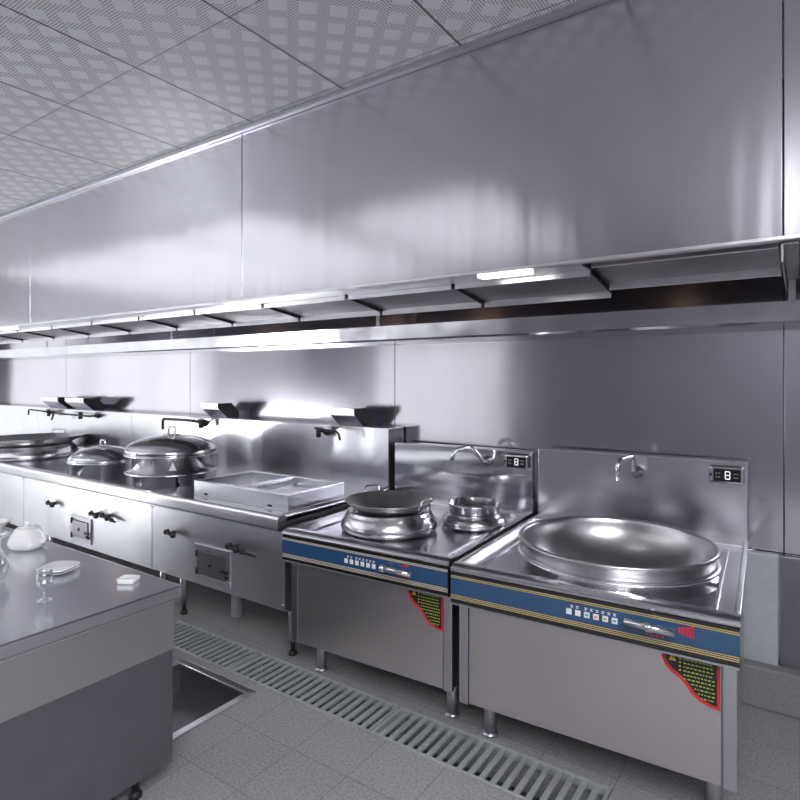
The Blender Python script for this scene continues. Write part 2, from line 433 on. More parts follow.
# rear gutter, hung on straps
b = MB()
b.prism_x([(3.175, 1.951), (3.19, 1.862), (3.20, 1.85), (3.418, 1.835), (3.418, 1.845), (3.205, 1.86), (3.197, 1.868), (3.183, 1.951)], -9.45, 2.5)
b.build('grease_gutter', M['gutter'], hood)
for x in (-7.11, -4.725, -2.378, -.03, 2.3):
    b = MB(); b.box(x - .014, x + .014, 3.184, 3.190, 1.93, 2.62, .001); b.box(x - .014, x + .014, 3.19, 3.419, 2.60, 2.606, .001)
    b.build('strap', M['lipm'], hood)
b = MB(); b.box(-.052, -.002, 2.33, 3.17, 2.045, 2.055, .002); b.box(-.052, -.046, 2.33, 3.17, 1.99, 2.05); b.build('cross_bracket', M['filter'], hood)
for x in (-.85, -2.75, -3.9, -6.0):                          # small lamps between filters and wall
    b = MB(); b.lathe(x, 3.37, 2.18, [(0, -.04), (.02, -.034), (.03, -.015), (.03, .0), (.02, .02), (.012, .035), (0, .035)], 20)
    bulb = b.build('lamp_bulb', M['warm'], hood)
    b = MB(); b.lathe(x, 3.37, 2.215, [(0, 0), (.016, 0), (.016, .04), (0, .04)], 16); b.box(x - .012, x + .012, 3.36, 3.419, 2.252, 2.26); b.build('lamp_socket', M['dkmetal'], hood)

# ------------------------------------------------------------------ small fittings
def valve(parent, x, y, z, pipe=0.0, brass=False):
    """gas cock on a range front: body, spindle, lever"""
    b = MB()
    b.tube([(x, y, z), (x, y - .04, z)], .012, 12)
    b.tube([(x - .03, y - .045, z + .006), (x + .042, y - .045, z - .004)], [.010, .012], 12)
    b.lathe(x - .03, y - .045, z + .006, [(0, -.018), (.014, -.011), (.017, 0), (.014, .011), (0, .018)], 14)
    b.lathe(x + .042, y - .045, z - .004, [(0, -.02), (.016, -.013), (.019, 0), (.016, .013), (0, .02)], 14)
    v = b.build('gas_valve', M['castm'], parent)
    b = MB(); b.tube(fillet([(x + .005, y - .045, z + .01), (x + .005, y - .062, z + .03), (x + .03, y - .066, z + .032)], .01), .006, 8); b.build('lever', M['castm'], v)
    if pipe:
        b = MB(); b.tube([(x + .07, y - .045, z - .006), (x + .07 + pipe, y - .045, z - .016)], [.010, .006], 12)
        b.tube([(x + .085, y - .045, z - .007), (x + .11, y - .045, z - .01)], .014, 6)
        part_label(b.build('pipe_stub', M['castm'], v), 'pipe stub beside the valve')
    return v

def burner_door(parent, cx, zc, w, h, y):
    b = MB(); x0, x1, z0, z1 = cx - w / 2, cx + w / 2, zc - h / 2, zc + h / 2
    for a in ((x0, x1, z0, z0 + .03), (x0, x1, z1 - .03, z1), (x0, x0 + .03, z0 + .03, z1 - .03), (x1 - .03, x1, z0 + .03, z1 - .03)):
        b.box(a[0], a[1], y - .012, y, a[2], a[3], .002)
    fr = b.build('burner_door_frame', M['frame'], parent)
    b = MB(); b.box(x0 + .034, x1 - .034, y - .018, y - .001, z0 + .034, z1 - .034, .003); b.build('door_leaf', M['filter'], fr)
    b = MB(); b.tube([(cx - .01, y - .0185, zc), (cx - .01, y - .021, zc)], .014, 16); b.build('peephole', M['black'], fr)
    for dz in (-.055, .055):
        b = MB(); b.tube([(x0 + .033, y - .018, zc + dz - .02), (x0 + .033, y - .018, zc + dz + .02)], .008, 10); b.build('hinge', M['castm'], fr)
    b = MB(); b.box(x1 - .07, x1 - .005, y - .030, y - .018, zc - .022, zc - .006, .003); b.tube([(x1 - .022, y - .012, zc - .05), (x1 - .022, y - .034, zc - .03)], .009, 8); b.build('latch', M['castm'], fr)
    return fr

def leg(parent, x, y, top, r=.025, name='leg', m='frame'):
    b = MB(); b.tube([(x, y, .09), (x, y, top)], r, 16); l = b.build(name, M[m], parent)
    b = MB(); b.tube([(x, y, .025), (x, y, .095)], r * .55, 12); b.lathe(x, y, 0, [(0, 0), (r * 1.0, 0), (r * 1.0, .014), (r * .5, .028), (0, .028)], 18); b.build('foot', M['dkmetal'], l)
    return l

def spout(name, label, pts, r, base, m, group=None, valve_at=None):
    """swing faucet on a splashback; base = wall point (x, y, z)"""
    t = thing(name, label, 'faucet', base, group)
    b = MB(); b.tube(fillet(pts, .03, 6), r, 12); b.build('spout', M[m], t)
    x, y, z = base
    b = MB(); b.tube([(x, y - .001, z), (x, y - .035, z)], r * 1.7, 16); b.tube([(x, y - .001, z), (x, y - .012, z)], r * 2.6, 18); b.build('mount', M[m], t)
    if valve_at:
        vx, vy, vz = valve_at
        b = MB(); b.tube([(vx, vy, vz - .03), (vx, vy, vz + .03)], r * 2.0, 12); b.box(vx - .035, vx + .035, vy - .012, vy + .012, vz + .028, vz + .042, .004); b.build('valve', M['castm'], t)
    return t

# ------------------------------------------------------------------ steamer ranges along the wall (left run)
def cooking_range(label, x0, x1, deck, door_x, valves, splash_top=1.255, right_end=False, legs=()):
    t = thing('cooking_range', label, 'cooking range', ((x0 + x1) / 2, 2.7, 0), 'plain steel ranges along the wall')
    g = .0015
    b = MB(); b.box(x0 + g, x1 - g, 2.25, 3.20, .33, .765, .003)
    b.box(x0 + g + .03, x1 - .03, 2.30, 3.2, .30, .335)
    for zz in (.355, .745):
        for xx in (x0 + .018, x1 - .018): b.lathe(xx, 2.25, zz, [(0, 0), (.005, 0), (.005, .004), (0, .004)], 8, mat=Matrix.Rotation(PI / 2, 4, 'X'))
    b.build('body', M['front'], t)
    b = MB()
    r = .028
    prof = [(2.262, .772), (2.206, .772), (2.201, .777), (2.20, .785)]
    prof += [(2.222 - .022 * math.cos(math.radians(18 * q)), .834 + .022 * math.sin(math.radians(18 * q))) for q in range(6)]
    prof += [(2.245, .856), (2.255, .852), (2.261, .844), (2.262, .80)]
    xe = x1 - g
    b.prism_x(prof, x0 + g, xe, smooth=False)
    b.build('rolled_edge', M['rim'], t)
    b = MB(); b.box(x0 + g, xe, 2.262, 3.22, deck - .03, deck, .003)
    if right_end:
        b.box(x1 - .045, x1 - g, 2.26, 3.22, .77, .836); b.tube([(x1 - .0255, 2.225, .833), (x1 - .0255, 3.22, .833)], .0235, 20)
    b.build('worktop', M['deck'], t)
    b = MB(); b.box(x0 + g, xe, 3.22, 3.228, .80, splash_top, .002); b.box(x0 + g, xe, 3.228, 3.405, splash_top - .008, splash_top, .002); b.box(x0 + g, xe, 3.397, 3.405, .80, splash_top - .008); b.box(x0 + g, x0 + g + .008, 3.228, 3.397, .80, splash_top - .008)
    b.build('splashback', M['splash'], t)
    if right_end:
        b = MB(); b.box(xe - .008, xe - .003, 3.229, 3.396, .80, splash_top - .0085); b.build('shaded_end', M['darkst_shade'], t)  # dark sheet stands in for the shade of the open end
    if door_x is not None: burner_door(t, door_x[0], door_x[1], door_x[2], door_x[3], 2.25)
    for v in valves: valve(t, v[0], 2.25, v[1], v[2] if len(v) > 2 else 0)
    for lx, ly in legs: leg(t, lx, ly, .305)
    return t
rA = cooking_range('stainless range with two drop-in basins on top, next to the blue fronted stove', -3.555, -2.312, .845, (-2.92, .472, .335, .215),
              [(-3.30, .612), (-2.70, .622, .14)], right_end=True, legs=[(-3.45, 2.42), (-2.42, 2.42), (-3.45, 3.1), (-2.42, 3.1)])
b = MB(); b.tube([(-3.12, 2.60, .002), (-3.12, 2.60, .305)], .04, 16); b.tube([(-3.12, 2.60, .26), (-3.12, 2.60, .29)], .07, 16); part_label(b.build('drain_pipe', M['pvc'], rA), 'grey drain pipe under the range')
rB = cooking_range('stainless range carrying the two round steamers', -5.43, -3.555, .80, (-4.465, .46, .30, .19),
              [(-4.87, .607), (-4.22, .609), (-4.07, .613, .08)], legs=[(-5.3, 2.42), (-3.68, 2.42), (-5.3, 3.1), (-3.68, 3.1)])
rC = cooking_range('plain stainless range carrying the large dark wok on its wide ring', -7.42, -5.43, .80, (-6.6, .46, .30, .19),
              [(-7.0, .607), (-6.2, .609)], legs=[(-7.3, 2.42), (-5.6, 2.42), (-7.3, 3.1), (-5.6, 3.1)])
rD = cooking_range('bare stainless range beyond the large dark wok, with nothing standing on it', -9.3, -7.42, .80, None, [], legs=[(-9.15, 2.42), (-7.55, 2.42), (-9.15, 3.1), (-7.55, 3.1)])

# twin basin box
tb = thing('twin_basin', 'raised steel basin box with two compartments on the range beside the iron wok', 'basin', (-2.79, 2.57, .847))
bx0, bx1, by0, by1, bz0, bz1 = -3.22, -2.372, 2.335, 2.82, .846, .942
b = MB()
for a in ((bx0, bx1, by0, by0 + .012), (bx0, bx1, by1 - .012, by1), (bx0, bx0 + .012, by0 + .012, by1 - .012), (bx1 - .012, bx1, by0 + .012, by1 - .012)):
    b.box(*a, bz0, bz1 - .004)
for hx in (-2.52, -3.10): b.box(hx - .018, hx + .018, by0 - .0015, by0 + .002, bz0 + .012, bz0 + .024, mi=1)
b.build('housing', [M['frame'], M['black']], tb)
b = MB()
for a in ((bx0 - .002, bx1 + .002, by0 - .002, by0 + .035), (bx0 - .002, bx1 + .002, by1 - .035, by1 + .002), (bx0 - .002, bx0 + .035, by0 + .035, by1 - .035), (bx1 - .035, bx1 + .002, by0 + .035, by1 - .035)):
    b.box(*a, bz1 - .006, bz1, .002)
b.build('rim', M['rim'], tb)
b = MB(); b.box(-2.825, -2.785, by0 + .03, by1 - .03, bz1 - .02, bz1 - .001, .002); b.build('divider', M['rim'], tb)
b = MB(); b.box(bx0 + .013, -2.806, by0 + .013, by1 - .013, bz0 + .001, bz0 + .006); b.build('left_tray', M['darkst_shade'], tb)  # dark colour stands in for the dark reflection inside this tray
b = MB(); b.box(-2.806, bx1 - .013, by0 + .013, by1 - .013, bz0 + .050, bz0 + .056); b.build('right_tray', M['table'], tb)

# steamers
def ring_lines(R, z0, z1, lip=.010, t=.004):
    return [(R - .01, z0), (R, z0), (R, z1 - .012), (R + lip, z1 - .010), (R + lip, z1 - .002), (R, z1), (R - t * 3, z1), (R - t * 3, z0 + .003), (R - .01, z0)]
def steamer(label, cx, cy, R, zb, tiers, band, dome, handle, triangle=False):
    t = thing('steamer', label, 'steamer', (cx, cy, zb))
    z = zb
    for i, h in enumerate(tiers):
        b = MB(); b.lathe(cx, cy, 0, ring_lines(R, z, z + h) if i else [(0, z)] + ring_lines(R, z, z + h)[1:-2] + [(R - .012, z + .012), (0, z + .012)])
        tr = b.build('tier', M['polish'], t); z += h
        if i == 0:
            b = MB(); b.tube(fillet([(cx - R - .002, cy - .03, z - .06), (cx - R - .03, cy - .03, z - .06), (cx - R - .03, cy + .03, z - .06), (cx - R - .002, cy + .03, z - .06)], .012), .005, 8)
            b.build('side_handle', M['polish'], tr)
        if triangle and i == 1:
            a = math.radians(-33)
            b = MB(); b.prism_y([(-.026, 0), (.026, 0), (.0, .058)], -.0016, .0)
            bmesh.ops.transform(b.bm, matrix=Matrix.Translation((cx + (R + .003) * math.cos(a), cy + (R + .003) * math.sin(a), z - h * .5 - .03)) @ Matrix.Rotation(a + PI / 2, 4, 'Z'), verts=b.bm.verts[:])
            part_label(b.build('triangle_sticker', M['white'], tr), 'white triangle sticker')
    prof = [(R - .004, z + .0005), (R + .004, z + .0005), (R + .004, z + band)]
    n = 10
    for i in range(n + 1):
        q = i / n; prof.append(((R + .001) * math.cos(q * PI / 2), z + band + dome * math.sin(q * PI / 2) ** 1.25))
    prof[-1] = (0, prof[-1][1])
    b = MB(); b.lathe(cx, cy, 0, prof); ld = b.build('lid', M['polish'], t)
    zt = z + band + dome
    b = MB(); hw, hh = handle
    b.tube(fillet([(cx - hw, cy, zt - .006), (cx - hw, cy, zt + hh), (cx + hw, cy, zt + hh), (cx + hw, cy, zt - .006)], .015), .007, 10)
    b.lathe(cx, cy, zt - .008, [(0, .012), (hw + .02, .010), (hw + .026, 0), (0, 0)], 24)
    b.build('lid_handle', M['polish'], ld)
    return t
steamer('small single tier round steamer with domed lid, between large wok and tall steamer', -4.68, 2.53, .252, .801, [.135], .018, .09, (.035, .05))
steamer('tall two tier round steamer with domed lid and white triangle sticker', -3.84, 2.59, .314, .801, [.125, .125], .04, .09, (.04, .055), True)

# far-left wok on its ring
def bowl(R, depth, t=.004, lip=.0, n=14, flat=.25):
    """outer then inner surface of a round bottomed pan; rim at z = 0"""
    rho = (R * R + depth * depth) / (2 * depth); A = math.asin(min(1, R / rho))
    out = [(rho * math.sin(A * i / n), (rho - depth) - rho * math.cos(A * i / n)) for i in range(n + 1)]
    inn = [(max(0, r - t), z + t * (1 if r < R * .9 else .3)) for r, z in out]
    prof = out + ([(R + lip, .002), (R + lip, .006), (R, .007)] if lip else []) + [(inn[-1][0], .004)] + inn[::-1][1:]
    prof[0] = (0, prof[0][1]); prof[-1] = (0, prof[-1][1]); return prof
def ring_stand(label, cx, cy, z, R, r_top, h, extra=None, name='wok_ring'):
    t = thing(name, label, 'wok ring', (cx, cy, z))
    prof = [(R * .93, 0), (R * .985, h * .06), (R, h * .2), (R * .985, h * .45), (R * .93, h * .66), (r_top * 1.10, h * .80), (r_top * 1.05, h * .86), (r_top * 1.05, h * .96), (r_top * 1.02, h), (r_top * .93, h), (r_top * .86, h * .7), (r_top * .8, h * .25), (r_top * .78, 0)]
    b = MB(); b.lathe(cx, cy, z, prof); b.build('ring_body', M['spun'], t)
    b = MB(); b.lathe(cx, cy, z, [(0, .001), (r_top * .8, .001), (r_top * .8, .006), (0, .006)], 48); b.build('burner_well', M['dkmetal'], t)
    return t
ring_stand('wide spun steel wok ring under the large dark wok beside the steamers', -6.55, 2.74, .801, .48, .40, .125)
t = thing('wok', 'large dark wok on the wide ring beyond the steamers', 'wok', (-6.55, 2.74, .99))
tilt = Matrix.Rotation(math.radians(-1.5), 4, 'Y')
b = MB(); b.lathe(-6.55, 2.74, .99, bowl(.52, .15, lip=.006), mat=tilt); b.build('pan', M['iron'], t)
for s in (-1, 1):
    a = math.radians(-58) if s > 0 else math.radians(122)
    ca, sa = math.cos(a), math.sin(a); px, py = -6.55 + .51 * ca, 2.74 + .51 * sa
    b = MB(); b.tube(fillet([(px - sa * .07, py + ca * .07, .985), (px - sa * .07 + ca * .03, py + ca * .07 + sa * .03, 1.03), (px + sa * .07 + ca * .03, py - ca * .07 + sa * .03, 1.03), (px + sa * .07, py - ca * .07, .985)], .03), .008, 10)
    b.build('loop_handle', M['chrome'], t)
ring_stand('small spun steel ring on the range behind the large dark wok', -5.83, 3.0, .801, .13, .095, .12)

# two shelves of swing faucets on the left splashback
spout('faucet', 'short dark faucet on the splashback above the large dark wok', [(-7.03, 3.19, 1.205), (-7.03, 3.12, 1.225), (-7.40, 3.12, 1.235), (-7.40, 3.12, 1.17)], .009, (-7.03, 3.22, 1.205), 'castm', valve_at=(-6.98, 3.15, 1.20))
spout('faucet', 'long thin dark faucet under the close pair of flue covers', [(-6.05, 3.19, 1.205), (-6.05, 3.12, 1.205), (-6.75, 3.10, 1.215), (-6.80, 3.10, 1.14)], .010, (-6.05, 3.22, 1.205), 'castm', valve_at=(-6.22, 3.12, 1.2))
spout('faucet', 'black faucet with long arm above the tall steamer', [(-4.28, 3.19, 1.205), (-4.28, 3.10, 1.235), (-4.70, 3.08, 1.235), (-4.70, 3.08, 1.14)], .011, (-4.28, 3.22, 1.205), 'castm', valve_at=(-4.22, 3.13, 1.205))
spout('faucet', 'short black faucet above the twin basins', [(-2.86, 3.19, 1.20), (-2.86, 3.11, 1.232), (-2.66, 3.10, 1.225), (-2.64, 3.10, 1.165)], .009, (-2.86, 3.22, 1.20), 'castm', valve_at=(-2.88, 3.14, 1.20))

# flue covers over the splashback
def flue_cover(label, x):
    t = thing('flue_cover', label, 'flue cover', (x, 3.30, 1.256), 'angled flue covers above the splashback')
    w = .112
    b = MB()
    b.prism_x([(3.36, 1.2565), (3.25, 1.2565), (3.152, 1.335), (3.152, 1.384), (3.28, 1.384), (3.36, 1.31)], x - w, x + w)
    b.build('duct', M['frame'], t)
    b = MB(); b.box(x - w - .003, x + w + .003, 3.140, 3.1515, 1.346, 1.388, .002); b.build('front_lip', M['lipm'], t)
    b = MB(); b.prism_x([(3.36, 1.257), (3.248, 1.257), (3.141, 1.346), (3.141, 1.387), (3.282, 1.387), (3.361, 1.312)], x + w + .0035, x + w + .0055); b.build('shaded_side', M['dkmetal'], t)  # dark sheet stands in for shade on the side facing right
    return t
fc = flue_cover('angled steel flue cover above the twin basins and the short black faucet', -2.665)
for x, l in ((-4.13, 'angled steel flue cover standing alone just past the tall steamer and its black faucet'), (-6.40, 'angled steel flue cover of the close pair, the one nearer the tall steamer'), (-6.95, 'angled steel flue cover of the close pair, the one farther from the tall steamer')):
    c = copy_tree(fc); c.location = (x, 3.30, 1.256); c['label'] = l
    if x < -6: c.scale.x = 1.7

# ------------------------------------------------------------------ blue fronted wok stoves
def stove(label, x0, x1, top, stripe, btn, hnd, sticker, pil, hole=None):
    t = thing('wok_stove', label, 'stove', ((x0 + x1) / 2, 2.75, 0), 'blue fronted wok stoves')
    Y = 2.205
    b = MB()
    b.box(x0 + .02, x0 + .028, 2.285, 3.28, .20, .76); b.box(x1 - .028, x1 - .02, 2.285, 3.28, .20, .76)
    b.box(x0 + .028, x1 - .028, 2.285, 2.29, .20, .76); b.box(x0 + .028, x1 - .028, 3.274, 3.28, .20, .76); b.box(x0 + .028, x1 - .028, 2.29, 3.274, .20, .206)
    b.build('body', M['frame'], t)
    b = MB()
    b.box(x0 + .012, x0 + pil, 2.262, 2.284, .195, .645, .004); b.build('corner_post', M['frame'], t)
    b = MB(); b.box(x1 - pil, x1 - .012, 2.262, 2.284, .195, .645, .004); b.build('corner_post', M['frame'], t)
    b = MB(); b.box(x0 + pil + .004, x1 - pil - .004, 2.264, 2.284, .20, .642, .004); fp = b.build('front_panel', M['body'], t)
    # console
    b = MB()
    b.prism_x([(Y, .642), (2.284, .642), (2.284, .775), (Y, .775)], x0 + .002, x1 - .002)
    con = part_label(b.build('console', M['black'], t), 'black console behind the blue strip')
    b = MB(); b.box(x0 + .003, x1 - .003, Y - .003, Y - .0002, .684, .752, .0008); bp = part_label(b.build('control_panel', M['blue'], con), 'blue control panel')
    b = MB()
    for z in (.680, .673, .666, .755, .7615): b.box(x0 + .003, x1 - .003, Y - .002, Y - .0002, z - .0018, z + .0018)
    b.build('pinstripe', M[stripe], con)
    b = MB(); b.box(x0 + .003, x1 - .003, Y - .006, Y, .640, .648, .001); b.build('lower_trim', M['frame'], con)
    bx, n, bz = btn
    for i in range(n):
        x = bx[0] + (bx[1] - bx[0]) * i / (n - 1); s = .0105
        b = MB(); b.box(x - s, x + s, Y - .006, Y - .003, bz - s * 1.05, bz + s * 1.05, .0015)
        if stripe == 'gold' and i > 1: b.box(x - s * .5, x + s * .5, Y - .0068, Y - .006, bz - s * .4, bz + s * .35, mi=1)
        b.build('button', [M['white'], M['orange' if i in (3, 4) else 'green']], con)
    b = MB()
    xx = bx[0] - .006; dx = (bx[1] - bx[0] + .02) / 9
    for i in (0, 1, 3, 4, 5, 6, 7, 8):                        # tiny two-stroke captions over the buttons
        x = xx + dx * i + (dx * .3 if i > 1 else dx * .8); zz = bz + .021
        b.box(x - .0055, x + .0055, Y - .0036, Y - .003, zz + .0022, zz + .0045); b.box(x - .0055, x + .0055, Y - .0036, Y - .003, zz - .0045, zz - .0022)
        b.box(x - .0012, x + .0012, Y - .0036, Y - .003, zz - .0045, zz + .0045)
    b.build('caption', M['white'], con)
    hx0, hx1, hz = hnd
    b = MB(); b.tube([(hx0, Y - .045, hz + .003), (hx1, Y - .045, hz - .003)], .0125, 16)
    xm = (hx0 + hx1) / 2 if stripe == 'gold' else hx0 + .01
    b.tube([(xm - .010, Y - .045, hz), (xm + .010, Y - .045, hz)], .0165, 16)
    b.tube([(xm, Y - .045, hz), (xm, Y - .002, hz)], .010, 12)
    b.build('lever_handle', M['chrome'], con)
    b = MB()
    for i in range(6) if stripe == 'gold' else ():
        x = hx1 + .006 + i * .0085; h = .010 + i * .0022
        b.box(x, x + .006, Y - .0038, Y - .003, hz - h - .004, hz + h - .004)
    if stripe == 'cream': b.prism_y([(xm + .06, hz + .012), (xm + .115, hz + .012), (xm + .115, hz + .024), (xm + .085, hz + .018)], Y - .0038, Y - .003)
    b.build('red_mark', M['red'], con); b = MB()
    for i in range(4): b.box(hx1 - .10 + i * .017, hx1 - .09 + i * .017, Y - .0038, Y - .003, .691, .698)
    b.build('red_caption', M['red'], con)
    # top
    b = MB()
    pr = [(2.25 + .045 * math.cos(a), .785 + .021 * math.sin(a)) for a in [math.radians(90 + 18 * i) for i in range(11)]]
    b.prism_x([(2.262, .806)] + pr + [(2.262, .764)], x0, x1, smooth=False); b.build('bullnose_rim', M['rim'], t)
    b = MB()
    if hole: b.plate_hole(x0 + .01, x1 - .01, 2.262, 3.30, .762, .776, *hole)
    else: b.box(x0 + .01, x1 - .01, 2.262, 3.30, .762, .776, .002)
    b.build('deck', M['deck'], t)
    for q0, q1 in ((x0, x0 + .022), (x1 - .022, x1)): b = MB(); b.box(q0, q1, 2.262, 3.30, .764, .804, .005); b.build('side_rim', M['rim'], t)
    b = MB(); b.box(x0 + .022, x1 - .022, 3.22, 3.30, .764, .797, .005); b.build('rear_ledge', M['rim'], t)
    for q0 in (x0 + .075, x1 - .088): b = MB(); b.box(q0, q0 + .013, 2.32, 3.16, .776, .784, .003); b.build('deck_rib', M['rim'], t)
    b = MB(); b.box(x0 + (.0 if stripe == 'cream' else .012), x1 - .004, 3.30, 3.40, .765, top, .003)
    sp = b.build('splashback', M['wavy' if stripe == 'cream' else 'splash'], t)
    for fx in (x0 + .09, x1 - .09):
        for fy in (2.42, 3.2):
            b = MB(); b.tube([(fx, fy, .015), (fx, fy, .21)], .028, 16); b.lathe(fx, fy, 0, [(0, 0), (.035, 0), (.035, .012), (.02, .02), (0, .02)], 16); b.build('foot', M['frame'], t)
    # warning sticker
    sx0, sx1, sz0, sz1 = sticker
    shp = [(0, 1), (.03, .80), (.09, .64), (.20, .52), (.34, .44), (.44, .33), (.53, .20), (.66, .09), (.83, .025), (1, 0), (1, 1)]
    P = lambda k, d: [(sx0 + (sx1 - sx0) * (.5 + (u - .5) * k) + d, sz0 + (sz1 - sz0) * (.5 + (v - .5) * k)) for u, v in shp]
    b = MB(); b.prism_y(P(1, 0), 2.2632, 2.2640); st = part_label(b.build('warning_sticker', M['red'], fp), 'red edged black warning sticker')
    inner = [(sx0 + (sx1 - sx0) * u, sz0 + (sz1 - sz0) * v) for u, v in [(.055, 1), (.085, .82), (.14, .69), (.24, .58), (.385, .49), (.49, .375), (.58, .245), (.70, .145), (.84, .085), (.95, .065), (.95, 1)]]
    b = MB(); b.prism_y(inner, 2.2626, 2.2632); b.build('sticker_field', M['black'], st)
    b = MB(); W, H = sx1 - sx0, sz1 - sz0
    b.prism_y([(sx0 + W * .15, sz0 + H * .755), (sx0 + W * .28, sz0 + H * .755), (sx0 + W * .215, sz0 + H * .885)], 2.2620, 2.2626)
    b.box(sx0 + W * .208, sx0 + W * .222, 2.2618, 2.2621, sz0 + H * .785, sz0 + H * .845, mi=1)
    b.build('warning_triangle', [M['yellow'], M['black']], st)
    b = MB(); rnd = random.Random(3)
    for r in range(11):
        v = .90 - r * .075
        left = .40 if v > .45 else .47 + (.45 - v) * .75
        if left > .85: break
        if v > .55: b.box(sx0 + W * .325, sx0 + W * .36, 2.2620, 2.2626, sz0 + H * (v - .012), sz0 + H * (v + .016), mi=1)
        x = left
        while x < .88:
            w_ = rnd.uniform(.02, .055); b.box(sx0 + W * x, sx0 + W * min(.91, x + w_), 2.2620, 2.2626, sz0 + H * (v - .009), sz0 + H * (v + .011)); x += w_ + .022
    b.build('sticker_text', [M['lime'], M['yellow']], st)
    return t
def swing(o, px, py, ang):
    v = Matrix.Rotation(ang, 3, 'Z') @ (o.location - Vector((px, py, 0))); o.location = (px + v.x, py + v.y, o.location.z); o.rotation_euler.z = ang
ANG = math.radians(2.4)                                     # the two stoves stand a little askew to the wall
def seat(o, px):
    o.location.y += (o.location.x - px) * math.tan(ANG) - .006; o.rotation_euler.z = ANG
S1 = (-2.243, -1.262); S2 = (-1.228, -.160)
st1 = stove('blue fronted wok stove with two rings, its front edge next to the basins', *S1, 1.157, 'cream', ((-1.818, -1.655), 6, .712), (-1.588, -1.425, .727), (-1.512, -1.318, .458, .640), .055)
st2 = stove('blue fronted stove holding the single giant wok', *S2, 1.187, 'gold', ((-.722, -.556), 6, .716), (-.515, -.352, .735), (-.413, -.222, .458, .640), .055, hole=(-.645, 2.635, .37))

swing(st1, S1[1], 2.20, ANG); swing(st2, S2[1], 2.20, ANG)
# wok rings, pots and pans on the stoves
ring_stand('large spun steel wok ring under the dark iron wok', -1.845, 2.575, .7845, .262, .215, .105)
t = thing('wok', 'dark iron wok with two chrome loop handles on the large ring', 'wok', (-1.85, 2.59, .95))
wx, wy, wz, WR = -1.838, 2.57, .938, .238
b = MB(); b.lathe(wx, wy, wz, bowl(WR, .10, lip=.003)); b.build('pan', M['iron'], t)
for a in (math.radians(150), math.radians(-5)):
    ca, sa = math.cos(a), math.sin(a); px, py = wx + (WR - .002) * ca, wy + (WR - .002) * sa; s = .045
    b = MB(); b.tube(fillet([(px - sa * s, py + ca * s, wz - .012), (px - sa * s + ca * .022, py + ca * s + sa * .022, wz + .035), (px + sa * s + ca * .022, py - ca * s + sa * .022, wz + .035), (px + sa * s, py - ca * s, wz - .012)], .022), .0055, 10)
    b.build('loop_handle', M['chrome'], t)
ring_stand('small spun steel ring under the shallow polished pot on the two ring stove', -1.505, 2.915, .7845, .185, .142, .070)
b = MB(); b.lathe(-1.505, 2.915, .8555, [(0, 0), (.135, 0), (.142, .006), (.142, .040), (.150, .044), (.150, .049), (.142, .051), (.137, .048), (.137, .008), (0, .008)]); tag(b.build('steel_pot', M['polish'], loc=(-1.505, 2.915, .8555)), 'shallow polished steel pot sitting on the small wok ring', 'pot')

t = thing('giant_wok', 'giant shallow steel wok built into its own blue fronted stove', 'wok', (-.645, 2.63, .7765))
gx, gy, GR = -.668, 2.617, .408
b = MB(); b.lathe(gx, gy, .7765, [(GR * .93, 0), (GR * .985, .002), (GR * .975, .046), (GR * 1.005, .052), (GR * 1.012, .058), (GR * 1.005, .064), (GR * .955, .066), (GR * .93, .05), (GR * .93, 0)], 96); b.build('base_ring', M['rim'], t)
prof = [(GR * .955, .066), (GR * .962, .105), (GR * .985, .110), (GR, .116), (GR, .122), (GR * .985, .127), (GR * .955, .124), (GR * .945, .118)]
for i in range(1, 21):
    q = i / 20 * PI / 2; prof.append((GR * .94 * math.cos(q) if i < 20 else 0, .116 - .24 * math.sin(q)))
b = MB(); b.lathe(gx, gy, .7765, prof, 96); b.build('wok_bowl', M['wok'], t)

# stove faucets and level displays
f1 = spout('faucet', 'chrome gooseneck faucet on the wavy splashback of the two ring stove', [(-1.60, 3.27, 1.085), (-1.60, 3.22, 1.10), (-1.645, 3.16, 1.185), (-1.735, 3.12, 1.165), (-1.755, 3.12, 1.10)], .0125, (-1.60, 3.30, 1.085), 'chrome')
f2 = spout('faucet', 'chrome hook faucet on the splashback over the giant wok', [(-.715, 3.27, 1.10), (-.715, 3.18, 1.11), (-.715, 3.18, 1.195), (-.755, 3.02, 1.19), (-.755, 3.0, 1.09)], .0125, (-.715, 3.30, 1.10), 'chrome')
def display(label, x, z):
    t = thing('level_display', label, 'display', (x, 3.30, z), 'digital displays on the stove splashbacks')
    b = MB(); b.box(x - .077, x + .077, 3.272, 3.2985, z - .043, z + .043, .012, seg=3); b.build('bezel', M['chrome'], t)
    b = MB(); b.box(x - .056, x + .062, 3.2695, 3.2725, z - .031, z + .031, .001); b.build('screen', M['black'], t)
    b = MB(); s, th = .010, .0017
    for zz in (-.018, 0, .018): b.box(x - s + .006, x + s + .006, 3.268, 3.2693, z + zz - th, z + zz + th)
    for xx in (-s, s):
        for zz in (-.009, .009): b.box(x + .006 + xx - th, x + .006 + xx + th, 3.268, 3.2693, z + zz - .0065, z + zz + .0065)
    b.build('digit', M['led'], t)
    b = MB()
    for xx in (-.042, -.030, .036, .047):
        for zz in (-.010, .008): b.box(x + xx - .003, x + xx + .003, 3.268, 3.2693, z + zz - .002, z + zz + .002)
    b.build('legend', M['pvc'], t)
    b = MB(); b.tube([(x - .067, 3.2725, z), (x - .067, 3.266, z)], .006, 12); b.build('key', M['black'], t)
    return t
d1 = display('digital display showing 8 on the wavy splashback of the two ring stove', -1.405, 1.098)
d2 = display('digital display showing 8 on the splashback behind the giant wok', -.30, 1.122)

seat(f1, S1[1]); seat(f2, S2[1]); seat(d1, S1[1]); seat(d2, S2[1])

